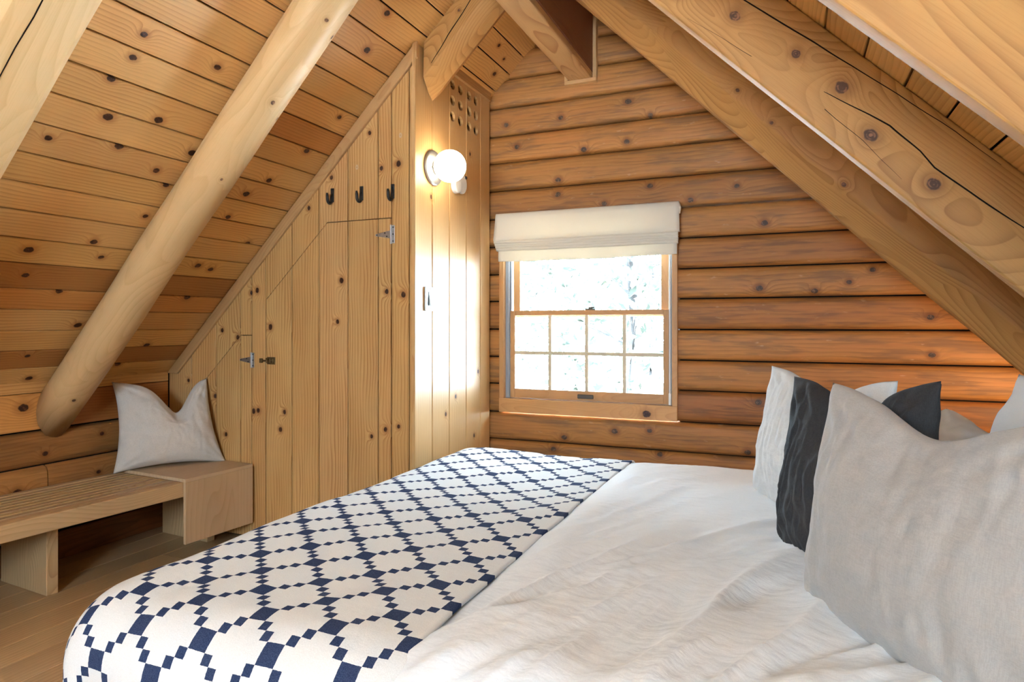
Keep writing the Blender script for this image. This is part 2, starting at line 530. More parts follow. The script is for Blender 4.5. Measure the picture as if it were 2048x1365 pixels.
while s < SL + 0.1:
    a, b = max(s, -0.02), s + 0.1405
    kn = [(random.uniform(0, 3.9), random.uniform(a + .03, b - .02), random.uniform(.010, .016)) for _ in range(5)]
    if b > 0: board('ceiling_board', rm, rect(YN - 0.05, YW + 0.12, a + .0034, b - .0034), 0.02, 'ceiling', ceil, jitter(0.95, 0.1), kn, ch=0.0022)
    s += 0.1405
for mm, nm in ((lm, 'roof_deck'), (rm, 'roof_deck')):
    bm = BM(); add_box(bm, (YN - 0.1, -0.06, -0.06), (YW + 0.25, SL + 0.12, -0.024)); obj(nm, bm, 'gap', ceil, mm)

# ------------------------------------------------------------------ knee walls
def profile_log(name, mtx, x0, x1, y0, y1, mat, parent, bulge=0.03, th=0.16, tint=None, knots=(), gap=0.004, wob=0.0):
    bm = BM()
    n = 14
    hh = (y1 - y0) / 2 - gap / 2; cy = (y0 + y1) / 2
    nx = max(2, int((x1 - x0) / 0.25))
    rows = []
    for k in range(nx + 1):
        x = x0 + (x1 - x0) * k / nx
        r = []
        for q in range(n + 1):
            tt = -1 + 2 * q / n
            zz = bulge * (1 - abs(tt) ** 9) - bulge - .007 * tt * tt
            zz += wob * noise.noise(Vector((x * 2.5, y0 * 9 + tt * .6, 3.1)))
            r.append(bm.verts.new((x, cy + hh * tt, zz)))
        r.append(bm.verts.new((x, cy + hh, -th)))
        r.append(bm.verts.new((x, cy - hh, -th)))
        rows.append(r)
    m_ = n + 3
    for A, B in zip(rows, rows[1:]):
        for q in range(m_):
            q2 = (q + 1) % m_
            bm.faces.new((A[q], B[q], B[q2], A[q2]))
    bm.faces.new(list(reversed(rows[0]))) ; bm.faces.new(rows[-1])
    o = obj(name, bm, mat, parent, mtx, smooth=False)
    for f in o.data.polygons:
        if len(f.vertices) == 4: f.use_smooth = True
    sm = o.modifiers.new('split', 'EDGE_SPLIT'); sm.split_angle = R(50)
    o.color = tint or jitter(1.0, .1)
    set_knots(o, knots)
    return o

wl = empty('wall_left', (XK, 1.0, 0), 'low amber log and board wall behind the bench', 'wall', kind='structure')
km = frame((XK, 0, 0), (0, 1, 0), (0, 0, 1))
board('wall_board', km, rect(YN, YC - .002, .936, ZK + .02), .02, 'ceiling', wl, (.95, .9, .85, 1))
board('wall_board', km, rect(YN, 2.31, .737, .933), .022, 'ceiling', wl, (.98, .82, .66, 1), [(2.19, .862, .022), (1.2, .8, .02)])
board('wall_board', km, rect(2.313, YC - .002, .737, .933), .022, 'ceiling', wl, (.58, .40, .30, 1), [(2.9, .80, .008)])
profile_log('log', km, YN, YC - .004, .537, .728, 'knee', wl, .03, .12, (.80, .76, .70, 1), [(2.3, .60, .013), (2.62, .66, .012), (1.6, .63, .015)])
profile_log('log', km, YN, 2.312, .345, .537, 'knee', wl, .03, .12, (1.12, 1.08, 1.0, 1), [(2.16, .42, .020), (1.5, .46, .018)])
profile_log('log', km, 2.318, YC - .004, .345, .537, 'knee', wl, .03, .12, (1.0, .95, .9, 1), [(2.6, .44, .012)])
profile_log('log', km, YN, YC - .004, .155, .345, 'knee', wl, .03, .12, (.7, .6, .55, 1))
bm = BM(); add_box(bm, (XK - .1, YN, -.02), (XK - .035, YW + .1, ZK + .02)); obj('chinking', bm, 'gap', wl)
bb = board('baseboard_left', km, rect(YN, YC - .004, .001, .152), .02, 'knee', None, (.50, .34, .28, 1))
tag(bb, 'dark reddish baseboard along the floor under the bench', 'baseboard', kind='structure')

wr = empty('wall_right', (XK2, 1.0, 0), 'low amber log wall at the head side of the bed', 'wall', kind='structure')
km2 = frame((XK2, 0, 0), (0, -1, 0), (0, 0, 1))
for k in range(5):
    profile_log('log', km2, -YW, -YN, .01 + k * .197, .01 + (k + 1) * .197, 'knee', wr, .03, .12)
bm = BM(); add_box(bm, (XK2 + .035, YN, 0), (XK2 + .1, YW, ZK)); obj('chinking', bm, 'gap', wr)

# wall behind the photographer, with the daylight opening of the second window
wn = empty('wall_near', (XR, YN, 0), 'plain pine gable wall behind the photographer', 'wall', kind='structure')
nm_ = frame((0, YN, 0), (0, 0, 1), (1, 0, 0))
x = XK - .05
while x < XK2 + .05:
    x1 = x + .2
    top0, top1 = max(ZK, roof(x)) + .03, max(ZK, roof(x1)) + .03
    top0, top1 = max(top0, .5), max(top1, .5)
    if -1.15 < (x + x1) / 2 < 0.10:
        board('wall_board', nm_, rect(0, 1.28, x + .002, x1 - .002), .02, 'closet', wn)
        board('wall_board', nm_, [(min(2.2, top1 - .2), x + .002), (min(2.2, top1 - .2), x1 - .002), (top1, x1 - .002), (top0, x + .002)], .02, 'closet', wn)
    else:
        board('wall_board', nm_, [(0, x + .002), (0, x1 - .002), (top1, x1 - .002), (top0, x + .002)], .02, 'closet', wn)
    x = x1

# ------------------------------------------------------------------ window wall of logs
wf = empty('wall_far', (XR, YW, 0), 'weathered horizontal log gable wall around the window', 'wall', kind='structure')
wm = frame((0, YW, 0), (1, 0, 0), (0, 0, 1))
SEAM = [0.0, .165, .349, .533, .715, .905, 1.087, 1.271, 1.457, 1.638, 1.823, 2.009, 2.199, 2.387, 2.567, 2.754, 2.942, 3.125, 3.31, 3.48]
LK = [(-1.741, 2.632), (-1.358, 2.634), (-0.919, 2.68), (-0.785, 2.582), (-1.662, 2.477), (-0.929, 2.433), (-1.205, 2.414), (-1.376, 2.235), (-1.379, 2.141), (-0.785, 2.148), (-0.283, 2.106), (-0.545, 2.044), (-1.07, 2.059), (-0.133, 1.882), (-0.16, 1.51), (0.299, 1.533), (0.128, 1.488), (0.412, 1.597), (0.679, 1.339), (0.686, 1.141), (-0.165, 0.854), (-1.336, 0.575), (-1.004, 0.636), (-0.787, 0.653), (-1.408, 0.495), (-0.727, 0.512), (-0.223, 0.562)]
WX0, WX1, WZ0, WZ1 = -1.782, -0.618, .715, 2.009
tints = {4: (.78, .66, .62), 5: (1.05, 1.0, .95), 6: (1.1, 1.05, 1.0), 7: (.95, .85, .75), 8: (1.02, 1.0, 1.0), 9: (.88, .82, .78), 10: (1.0, .98, .98), 11: (.86, .84, .85), 12: (.92, .92, .93), 13: (1.05, 1.02, 1.0), 14: (1.0, .98, .98), 15: (1.0, 1.0, 1.03), 16: (.95, .95, .98)}
for i, (a, b) in enumerate(zip(SEAM, SEAM[1:])):
    zm = (a + b) / 2
    xl = max(XC - .03, XK + (a - ZK) / S - .06) if b > 2.85 else XC - .03
    xl = max(xl, -9)
    xh = min(XK2 + .05, XR + (ZR - a) / S + .02)
    if xh < xl: continue
    spans = [(xl, WX0 + .004), (WX1 - .004, xh)] if WZ0 - .01 <= a and b <= WZ1 + .01 else [(xl, xh)]
    for (x0, x1) in spans:
        kn = [(X, Z, random.uniform(.012, .017)) for X, Z in LK if a < Z < b and x0 < X < x1]
        tt = tints.get(i, (.95, .92, .9))
        if i == 4 and x0 < -1: tt = (1, .97, .95)
        profile_log('log', wm, x0, x1, a, b, 'log', wf, .017, .16, (*tt, 1), kn, .009, .006)
bm = BM()
add_box(bm, (XK - .1, YW + .05, 0), (WX0 - .005, YW + .14, 3.3))
add_box(bm, (WX1 + .005, YW + .05, 0), (XK2, YW + .14, 1.9))
add_box(bm, (WX0 - .005, YW + .05, 0), (WX1 + .005, YW + .14, WZ0 - .005))
add_box(bm, (XC - .02, YW + .05, WZ1 + .005), (XK2, YW + .14, 3.4))
obj('chinking', bm, 'gap', wf)

# ------------------------------------------------------------------ closet front
FK = [(-2.159, 2.371), (-2.081, 2.166), (-1.97, 2.181), (-2.421, 2.145), (-2.582, 1.981), (-2.35, 1.552), (-2.378, 1.317), (-2.046, 1.483), (-1.939, 1.465), (-2.87, 1.287), (-3.019, 1.495), (-2.973, 1.509), (-3.128, 1.222), (-3.255, 1.266), (-2.763, 0.782), (-2.793, 0.676), (-2.146, 0.678), (-2.054, 0.721), (-1.969, 0.743), (-3.0, 0.775), (-2.965, 0.78), (-3.544, 0.944), (-3.317, 0.854), (-3.224, 0.619)]
def fk(x0, x1, z0=-1, z1=9):
    return [(Z, -X, random.uniform(.010, .015)) for X, Z in FK if x0 - .005 < X < x1 + .005 and z0 < Z < z1]
cf = empty('wall_closet_front', (-2.8, YC, 0), 'vertical pine boards of the closet front under the slope', 'wall', kind='structure')
cm = frame((0, YC, 0), (0, 0, 1), (-1, 0, 0))
def front_board(parent, pts, mat='closet', tint=None, kn=(), off=0.0, name='board'):
    m_ = cm.copy(); m_.translation = (0, YC - off, 0)
    return board(name, m_, [(z, -x) for x, z in pts], .02, mat, parent, tint, kn, ch=.002)
TL = .012
def zc(x):   # cut line above the tall door
    return min(1.886, 1.886 + (x + 2.451) * .965)
def zc2(x):  # cut line above the low door
    return min(1.234, 1.234 + (x + 3.105) * .965)
g = .0028
strips = [-3.718, -3.516, -3.308, -3.107, -3.017, -2.909, -2.708, -2.51, -2.307, -2.103, -2.016, -1.903, XC]
d1 = empty('door_1', (-2.46, YC, 0), 'tall pine board closet door with clipped corner and strap hinge', 'door', kind='structure')
d2 = empty('door_2', (-3.3, YC, 0), 'low sloping pine hatch door between the bench and the closet door', 'door', kind='structure')
ct = {0: .98, 5: 1.0, 6: 1.02, 7: 1.0, 8: .97, 9: .98}
for i, (x0, x1) in enumerate(zip(strips, strips[1:])):
    l, r = x0 + g, x1 - g
    c = ct.get(i, 1.0)
    tint = (c * random.uniform(.97, 1.03), c * random.uniform(.96, 1.01), c * random.uniform(.92, 1.0), 1)
    tp = lambda x: roof(x) - .006
    if 5 <= i <= 9:      # above / in the tall door
        low = [(l, zc(l) + .004)] + ([(-2.451, zc(-2.451) + .004)] if l < -2.451 < r else []) + [(r, zc(r) + .004)]
        front_board(cf, low + [(r, tp(r)), (l, tp(l))], tint=tint, kn=fk(l, r, zc(l)))
        up = [(l, zc(l))] + ([(-2.451, zc(-2.451))] if l < -2.451 < r else []) + [(r, zc(r))]
        l2 = l + .002 if i == 5 else l; r2 = r - .002 if i == 9 else r
        up[0] = (l2, zc(l2)); up[-1] = (r2, zc(r2))
        front_board(d1, [(l2, .012), (r2, .012)] + list(reversed(up)), tint=tint, kn=fk(l, r, 0, zc(r)), name='door_board')
    elif 1 <= i <= 3:
        front_board(cf, [(l, zc2(l) + .004), (r, zc2(r) + .004), (r, tp(r)), (l, tp(l))], tint=tint, kn=fk(l, r, zc2(l)))
        front_board(d2, [(l, .012), (r, .012), (r, zc2(r)), (l, zc2(l))], tint=tint, kn=fk(l, r, 0, zc2(r)), name='door_board')
    else:
        front_board(cf, [(l, .002), (r, .002), (r, tp(r)), (l, tp(l))], tint=(tint[0] * .98, tint[1] * .97, tint[2] * .95, 1), kn=fk(l, r))
bm = BM()
pv = [bm.verts.new((x, YC + .024, z)) for x, z in ((XK, 0), (XC - .022, 0), (XC - .022, roof(XC) - .02), (XK, ZK - .02))]
pf = bm.faces.new(pv)
ex = bmesh.ops.extrude_face_region(bm, geom=[pf])
for v in ex['geom']:
    if isinstance(v, bmesh.types.BMVert): v.co.y += .02
obj('backing', bm, 'gap', cf)
# sloping trim under the ceiling
d_ = Vector((1, 0, S)).normalized()
tm = frame((XK, YC - .018, ZK), d_, Vector((-S, 0, 1)).normalized())
Ltr = (XC - XK) * KS
tr1 = board('trim_1', tm, [(-.0, -.004), (Ltr + .005, -.004), (Ltr - .055, -.066), (.062, -.066)], .018, 'trim', None, (.98, .94, .9, 1), [], .003)
tag(tr1, 'sloping pine trim where the closet front meets the ceiling', 'trim', kind='structure')

for px_, pz_ in ((-1.958, 2.335), (-2.244, 2.187)):
    bm = BM(); add_lathe(bm, [(-.004, 0), (-.004, .013), (.0006, .013), (.0008, .004), (-.002, .003), (-.002, 0)], frame((px_, YC, pz_), (1, 0, 0), (0, 0, 1)) @ Matrix.Diagonal((.75, 1.15, 1, 1)), 20)
    obj('wood_plug', bm, 'table', cf, frame((0, 0, 0), (1, 0, 0), (0, 1, 0)))
# hooks ------------------------------------------------------------
def hook(x, z, label):
    h = empty('coat_hook', (x, YC, z), label, 'hook', 'iron coat hooks on the closet')
    bm = BM(); add_box(bm, (x + .002, YC - .007, z - .034), (x + .024, YC, z + .046)); obj('back_plate', bm, 'black', h, bevel=.003)
    pts = [(x + .013, YC - .004, z + .012), (x + .013, YC - .010, z - .020)]
    for k in range(9):
        a = math.pi * k / 8
        pts.append((x + .013, YC - .028 + .018 * math.cos(a), z - .022 - .022 * math.sin(a)))
    pts += [(x + .013, YC - .048, z - .004), (x + .013, YC - .050, z + .012)]
    bm = BM(); add_tube(bm, pts, [.009] * 4 + [.0085] * 7 + [.008, .0055], 10); obj('prong', bm, 'black', h, smooth=True)
    for dz in (.036, .008):
        bm = BM(); add_lathe(bm, [(0, .004), (.002, .004), (.003, 0)], frame((x + .013, YC - .007, z + dz), (1, 0, 0), (0, 0, 1)), 10)
        obj('screw', bm, 'screw', h)
hook(-2.425, 2.035, 'black iron coat hook nearest the sloping trim on the closet front')
hook(-2.224, 2.031, 'black iron coat hook in the middle of the row of three')
hook(-2.019, 2.026, 'black iron coat hook nearest the closet corner and globe light')

# hinges and latch --------------------------------------------------
def tee_hinge(parent, x, z, s):
    """pivot at x; strap runs to -x"""
    bm = BM()
    pts = [(x - .004, z + .022 * s), (x - .004, z - .022 * s), (x - .098 * s, z - .006), (x - .104 * s, z), (x - .098 * s, z + .006)]
    a = [bm.verts.new((p[0], YC - .0005, p[1])) for p in pts]; b = [bm.verts.new((p[0], YC - .0035, p[1])) for p in pts]
    bm.faces.new(a); bm.faces.new(b)
    for k in range(5): bm.faces.new((a[k], a[(k + 1) % 5], b[(k + 1) % 5], b[k]))
    h = obj('strap_hinge', bm, 'zinc', parent)
    bm = BM(); add_box(bm, (x + .004, YC - .0035, z - .05 * s), (x + .022, YC - .0003, z + .05 * s)); obj('hinge_plate', bm, 'zinc', h, bevel=.001)
    bm = BM(); add_tube(bm, [(x, YC - .005, z - .052 * s), (x, YC - .005, z + .052 * s)], .0055, 12); obj('hinge_pin', bm, 'zinc', h, smooth=False)
    for sx, sz in ((-.092 * s, 0), (-.04 * s, .009), (-.028 * s, -.010), (.013, .038 * s), (.013, 0), (.013, -.038 * s)):
        bm = BM(); add_lathe(bm, [(0, .0042), (.001, .0042), (.0018, 0)], frame((x + sx, YC - .0035, z + sz), (1, 0, 0), (0, 0, 1)), 10); obj('screw', bm, 'screw', h)
tee_hinge(d1, -2.016, 1.797, 1.0)
tee_hinge(d2, -3.017, 1.085, .9)
bm = BM(); add_box(bm, (-2.893, YC - .004, 1.062), (-2.832, YC, 1.106)); lt = obj('barrel_bolt', bm, 'brass', d1, bevel=.0015); lt['label'] = 'aged brass barrel bolt'
bm = BM(); add_tube(bm, [(-2.94, YC - .009, 1.084), (-2.84, YC - .009, 1.084)], .0055, 12); obj('bolt_rod', bm, 'brass', lt, smooth=False)
bm = BM(); add_tube(bm, [(-2.878, YC - .009, 1.084), (-2.878, YC - .026, 1.098)], [.004, .006], 10); obj('bolt_knob', bm, 'brass', lt)
for xx in (-2.886, -2.862, -2.84):
    bm = BM(); add_box(bm, (xx - .005, YC - .017, 1.070), (xx + .005, YC - .003, 1.098)); obj('bolt_guide', bm, 'brass', lt, bevel=.003)
bm = BM(); add_box(bm, (-2.945, YC - .015, 1.070), (-2.927, YC, 1.098)); obj('keeper', bm, 'brass', lt, bevel=.003)

# ------------------------------------------------------------------ closet side
cs = empty('wall_closet_side', (XC, 3.5, 0), 'varnished vertical pine boards of the closet side beside the window', 'wall', kind='structure')
sm_ = frame((XC, 0, 0), (0, 0, 1), (0, -1, 0))
SY = [YC - .021, 3.236, 3.438, 3.657, 3.859, YW - .012]
HOLES = [(y, z) for y in (3.478, 3.578, 3.698, 3.792) for z in (2.735, 2.64, 2.545)]
SKN = [(3.393, 0.776), (3.768, 0.594), (3.826, 0.998), (3.517, 0.867), (3.71, 2.375), (3.224, 2.019), (3.701, 1.807), (3.342, 1.421)]
ZT = roof(XC) - .004
for i, (y0, y1) in enumerate(zip(SY, SY[1:])):
    kn = [(z, -y, .011) for y, z in SKN if y0 - .02 < y < y1]
    tint = (*[(1, .97, .93), (.99, .96, .92), (1.02, 1.0, .97), (1.0, .98, .95), (.98, .95, .9)][i], 1)
    b = board('board', sm_, rect(.002, ZT, -(y1 - .0022), -(y0 + (.0022 if i else 0))), .018, 'side', cs, tint, kn, ch=.004)
    hs = [(y, z) for y, z in HOLES if y0 < y < y1]
    if hs:
        bmc = BM()
        for y, z in hs: add_lathe(bmc, [(-.1, 0), (-.1, .030), (.1, .030), (.1, 0)], frame((XC, y, z), (0, 1, 0), (0, 0, 1)), 24)
        bmesh.ops.recalc_face_normals(bmc, faces=bmc.faces)
        mc = bpy.data.meshes.new('cut'); bmc.to_mesh(mc); bmc.free()
        oc = bpy.data.objects.new('cut', mc); COL.objects.link(oc)
        md = b.modifiers.new('holes', 'BOOLEAN'); md.operation = 'DIFFERENCE'; md.solver = 'EXACT'; md.object = oc
        dg = bpy.context.evaluated_depsgraph_get(); dg.update()
        newm = bpy.data.meshes.new_from_object(b.evaluated_get(dg))
        b.modifiers.clear(); b.data = newm
        bpy.data.objects.remove(oc); bpy.data.meshes.remove(mc)
tr2 = board('trim_2', frame((XC + .018, 0, 0), (0, 1, 0), (0, 0, 1)), rect(3.34, YW - .03, ZT - .032, ZT + .038), .018, 'trim', None, (.95, .9, .84, 1))
tag(tr2, 'narrow pine strip along the top of the closet side', 'trim', kind='structure')

# wall lamp ---------------------------------------------------------
def globe_lamp(base, axis, label, r=.09, group=None, glow='globe'):
    axis = Vector(axis)
    up = Vector((0, 0, 1))
    m_ = frame(base, up.cross(axis), up) if True else None
    m_ = frame(base, axis.orthogonal().normalized(), axis.cross(axis.orthogonal()).normalized())
    l = empty('wall_lamp', base, label, 'lamp', group)
    bm = BM(); add_lathe(bm, [(0, 0), (0, .098), (.008, .099), (.013, .096), (.016, .085), (.024, .055), (.026, 0)], m_, 40); obj('back_plate', bm, 'nickel', l, smooth=True)
    bm = BM(); add_lathe(bm, [(.02, 0), (.02, .040), (.030, .044), (.038, .046), (.038, 0)], m_, 32); obj('socket_collar', bm, 'nickel', l, smooth=True)
    for a in (0.4, 2.5, 4.6):
        q = m_ @ Vector((.045 * math.cos(a), .045 * math.sin(a), .034)); q2 = m_ @ Vector((.056 * math.cos(a), .056 * math.sin(a), .034))
        bm = BM(); add_tube(bm, [q, q2], .004, 8); obj('thumb_screw', bm, 'nickel', l)
    prof = [(.030, .040)]
    c = .030 + math.sqrt(r * r - .04 ** 2)
    a0 = math.acos(.04 / r) if False else math.asin(.04 / r)
    for k in range(25):
        a = math.pi - a0 - (math.pi - a0) * k / 24
        prof.append((c + r * math.cos(a), r * math.sin(a) if k < 24 else 0))
    bm = BM(); add_lathe(bm, prof, m_, 40); obj('glass_globe', bm, glow, l, smooth=True)
    return l
globe_lamp((XC, 3.240, 2.184), (1, 0, 0), 'round nickel wall lamp with lit white globe on the closet side', group='globe wall lamps')
globe_lamp((XK2 - .02, 3.45, .95), (-1, 0, 0), 'round nickel wall lamp with amber lit globe beyond the far pillows', group='globe wall lamps', glow='globe_amber')
globe_lamp((XK2 - .02, 0.95, .95), (-1, 0, 0), 'round nickel wall lamp with dim lit globe beside the near pillow', group='globe wall lamps', glow='globe_dim')

# white device and switch -------------------------------------------
y0, z0 = 3.545, 2.150
dv = empty('plug_in_night_light', (XC, y0, z0), 'small scalloped white plastic wall fitting just behind the lit globe', 'wall fitting')
bm = BM(); add_lathe(bm, [(0, 0), (0, .062), (.012, .062), (.016, .056), (.016, 0)], frame((XC, y0 + .035, z0 + .012), (0, 1, 0), (0, 0, 1)), 32); obj('disc', bm, 'white', dv, smooth=False, bevel=.003)
bm = BM(); add_lathe(bm, [(0, 0), (0, .046), (.026, .046), (.031, .038), (.031, 0)], frame((XC, y0 - .045, z0 - .016), (0, 1, 0), (0, 0, 1)), 32); obj('cover', bm, 'white', dv, bevel=.003)
bm = BM(); add_lathe(bm, [(0, 0), (0, .011), (.022, .009), (.024, 0)], frame((XC, y0 + .075, z0 + .055), (0, 1, 0), (0, 0, 1)), 14); obj('sensor_button', bm, 'screw', dv)

sw = empty('light_switch', (XC, 3.19, 1.443), 'metal plated rocker light switch on the closet side', 'switch')
bm = BM(); add_box(bm, (XC, 3.145, 1.377), (XC + .012, 3.238, 1.511)); obj('cover_plate', bm, 'plate', sw, bevel=.004)
bm = BM(); add_box(bm, (XC + .010, 3.171, 1.404), (XC + .0145, 3.212, 1.484)); obj('rocker_frame', bm, 'screw', sw, bevel=.001)
bm = BM()
v_ = [bm.verts.new(c) for c in ((XC + .012, 3.176, 1.409), (XC + .012, 3.207, 1.409), (XC + .012, 3.207, 1.479), (XC + .012, 3.176, 1.479), (XC + .024, 3.176, 1.409), (XC + .024, 3.207, 1.409), (XC + .015, 3.207, 1.479), (XC + .015, 3.176, 1.479))]
for f in ((0, 1, 2, 3), (4, 5, 6, 7), (0, 1, 5, 4), (1, 2, 6, 5), (2, 3, 7, 6), (3, 0, 4, 7)): bm.faces.new([v_[k] for k in f])
obj('rocker', bm, 'switch', sw)
for zz in (1.390, 1.498):
    bm = BM(); add_lathe(bm, [(0, .004), (.0015, .004), (.002, 0)], frame((XC + .012, 3.1915, zz), (0, 1, 0), (0, 0, 1)), 10); obj('screw', bm, 'screw', sw)

# ------------------------------------------------------------------ ridge beam
rb = empty('ridge_beam', (XR, 1.0, 2.853), 'square timber ridge beam with dark stained side panel', 'beam', kind='structure')
bmx = frame((XR, 0, 2.853), (0, 1, 0), (1, 0, 0))
bm = BM(); add_box(bm, (YN, -.079, -.58), (YW + .02, .072, 0)); o = obj('timber', bm, 'beam', rb, bmx, bevel=.008); o.color = (1, .97, .93, 1)
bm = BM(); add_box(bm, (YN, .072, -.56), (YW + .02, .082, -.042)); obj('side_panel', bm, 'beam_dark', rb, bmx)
tf = empty('trim_3', (XR, YW, 2.82), 'pine moulding framing the ridge beam where it meets the logs', 'trim', kind='structure')
def bar(lo, hi, mat, parent, name, axis, tint=None, bevel=.002):
    """a stick with its grain along one world axis"""
    c = (Vector(lo) + Vector(hi)) / 2
    ex, ey = {'x': ((1, 0, 0), (0, 0, 1)), 'y': ((0, 1, 0), (1, 0, 0)), 'z': ((0, 0, 1), (1, 0, 0))}[axis]
    m_ = frame(c, ex, ey)
    inv = m_.inverted()
    a, b = inv @ Vector(lo), inv @ Vector(hi)
    bm = BM(); add_box(bm, [min(a[k], b[k]) for k in range(3)], [max(a[k], b[k]) for k in range(3)])
    o = obj(name, bm, mat, parent, m_, bevel=bevel)
    o.color = tint or jitter(1.0, .04)
    return o
ty0, ty1 = YW - .032, YW + .01
bar((XR - .103, ty0, 2.828), (XR + .106, ty1, 2.851), 'trim', tf, 'moulding', 'x')
bar((XR + .083, ty0, 2.851), (XR + .106, ty1, 3.38), 'trim', tf, 'moulding', 'z')
bar((XR - .103, ty0, 2.851), (XR - .080, ty1, 3.38), 'trim', tf, 'moulding', 'z')

# ------------------------------------------------------------------ rafters
def rafter(name, right, Y, prof, s0, s1, mat, label, tint, knots=(), tilt=0.0, nseg=26, wob=.004, cap=0.0, smooth=False, seed=0, endx=0.0, taper=0.0):
    """prof: (dy, below ceiling) outline; runs down the slope from the ridge"""
    if right: mt = frame((XR, Y, ZR), Vector((1, 0, -S)), (0, 1, 0)); sg = 1
    else: mt = frame((XR, Y, ZR), Vector((-1, 0, -S)), (0, 1, 0)); sg = -1
    # local z: ex x ey ; right -> up out of the room ; left -> down into the room
    bm = BM(); rows = []
    n = len(prof)
    for k in range(nseg + 1):
        s = s0 + (s1 - s0) * k / nseg
        f = 1.0
        if cap and s > s1 - cap: f = math.sqrt(max(0, 1 - ((s - s1 + cap) / cap) ** 2 * .86))
        cy = sum(p[0] for p in prof) / n; cd = sum(p[1] for p in prof) / n
        row = []
        for q, (dy, dd) in enumerate(prof):
            dy2 = cy + (dy - cy) * f; dd2 = cd + (dd - cd) * f
            w1 = wob * noise.noise(Vector((s * 2.2, q * 1.7 + seed, 1.3))); w2 = wob * noise.noise(Vector((s * 2.0, q * 1.9 + seed, 7.7)))
            dd2 *= 1 - taper * max(0, 1 - s / 2.6)
            dd3 = max(dd2 + w2, .001) if dd > .002 else .001
            s_ = s if not endx or k < nseg else KS * (XR - endx) + dd3 * S
            row.append(bm.verts.new((s_, dy2 + w1 + tilt * (s - 1.5), -dd3 * sg)))
        rows.append(row)
    for A, B in zip(rows, rows[1:]):
        for q in range(n):
            q2 = (q + 1) % n
            bm.faces.new((A[q], A[q2], B[q2], B[q]))
    bm.faces.new(rows[0]); bm.faces.new(rows[-1])
    o = obj(name, bm, mat, None, mt, smooth=True)
    if not smooth:
        bv = o.modifiers.new('edge', 'BEVEL'); bv.width = .006; bv.segments = 2; bv.limit_method = 'ANGLE'; bv.angle_limit = R(25)
        es = o.modifiers.new('split', 'EDGE_SPLIT'); es.split_angle = R(20)
    o.color = (*tint, 1)
    set_knots(o, [(a, b if smooth else -b * sg, r_) for a, b, r_ in knots])
    tag(o, label, 'rafter', 'rafters under the ceiling', 'structure')
    return o
R2K = [(1.416, 0.165, .013), (1.613, 0.117, .015), (1.834, 0.099, .012), (2.001, 0.097, .017), (2.154, 0.149, .017), (2.367, 0.150, .016)]
sq = lambda w, d, c: [(0, 0), (0, d - c), (c * .5, d), (w - c, d), (w, d - c), (w, 0)]
def crack(parent, pts, face, width):
    """a drying check: a thin dark wedge let into one face of a rafter; pts are (along, across, width factor)"""
    m_ = W[parent.name]; bm = BM(); A = []; B = []
    fine = []
    for (a, b) in zip(pts, pts[1:]):
        for k in range(6):
            f = k / 6; fine.append([a[i_] + (b[i_] - a[i_]) * f for i_ in range(3)])
    fine.append(list(pts[-1]))
    rows = []
    for k, (x_, c_, wf_) in enumerate(fine):
        c_ += .004 * noise.noise(Vector((x_ * 9, 3.3, len(pts)))); w_ = width * wf_ / 2
        rows.append([bm.verts.new(face(x_, c_ - w_, .0006)), bm.verts.new(face(x_, c_ + w_, .0006)), bm.verts.new(face(x_, c_, -.012))])
    for p_, q_ in zip(rows, rows[1:]):
        for k in range(3): bm.faces.new((p_[k], p_[(k + 1) % 3], q_[(k + 1) % 3], q_[k]))
    return obj('crack', bm, 'gap', parent, m_)
ra = rafter('rafter', True, 3.115, [(0, 0), (0, .118), (.085, .212), (.13, .215), (.20, .15), (.20, 0)], .1, 3.5, 'rafter', 'hewn square rafter sloping down in front of the log wall beside the window', (1.0, .97, .94), [(1.486, .078, .008), (1.701, .095, .008), (2.113, .105, .009)], wob=.008, seed=3, taper=.10)
rb2 = rafter('rafter', True, 2.100, sq(.062, .222, .010), .1, 3.5, 'rafter', 'cracked sawn plank rafter with big knots above the dark pillow', (1.0, .98, .96), R2K, seed=9, wob=.002)
crack(rb2, [(1.40, .080, .1), (1.524, 0.072, .8), (1.738, 0.058, 1), (1.874, 0.047, .9), (2.036, 0.034, .6), (2.309, 0.016, .4), (2.45, .014, .1)], lambda x_, c_, d_: (x_, -d_, -c_), .0045)
crack(rb2, [(1.95, .138, .1), (1.991, 0.131, .5), (2.173, 0.101, 1), (2.28, 0.106, .8), (2.338, 0.115, .9), (2.503, 0.107, .9), (2.7, .10, .2)], lambda x_, c_, d_: (x_, -d_, -c_), .0045)
crack(rb2, [(1.5, .20, .1), (1.75, .175, .4), (1.95, .165, .5), (2.15, .172, .3), (2.3, .19, .1)], lambda x_, c_, d_: (x_, -d_, -c_), .004)
rafter('rafter', True, 1.300, sq(.054, .214, .008), .1, 3.5, 'rafter', 'pale sawn plank rafter crossing the upper corner above the near pillow', (1.06, 1.05, 1.04), [(1.93, .165, .012)], seed=14, wob=.002)
rc = rafter('rafter', False, 3.112, [(0, 0), (0, .135), (.05, .19), (.10, .212), (.20, .15), (.20, 0)], .1, 0.90, 'rafter', 'short hewn rafter ending in a point over the closet side', (1.0, .96, .92), [(.62, .06, .008)], wob=.008, seed=21, endx=-1.838)
crack(rc, [(.2, .05, .2), (.5, .075, 1), (.75, .10, 1), (.92, .125, .5)], lambda x_, c_, d_: (x_, -d_ - .002, c_), .005)
circ = lambda r_, c_, n_=24: [(r_ * math.cos(a / n_ * math.tau), max(c_ + r_ * math.sin(a / n_ * math.tau), .0)) for a in range(n_)]
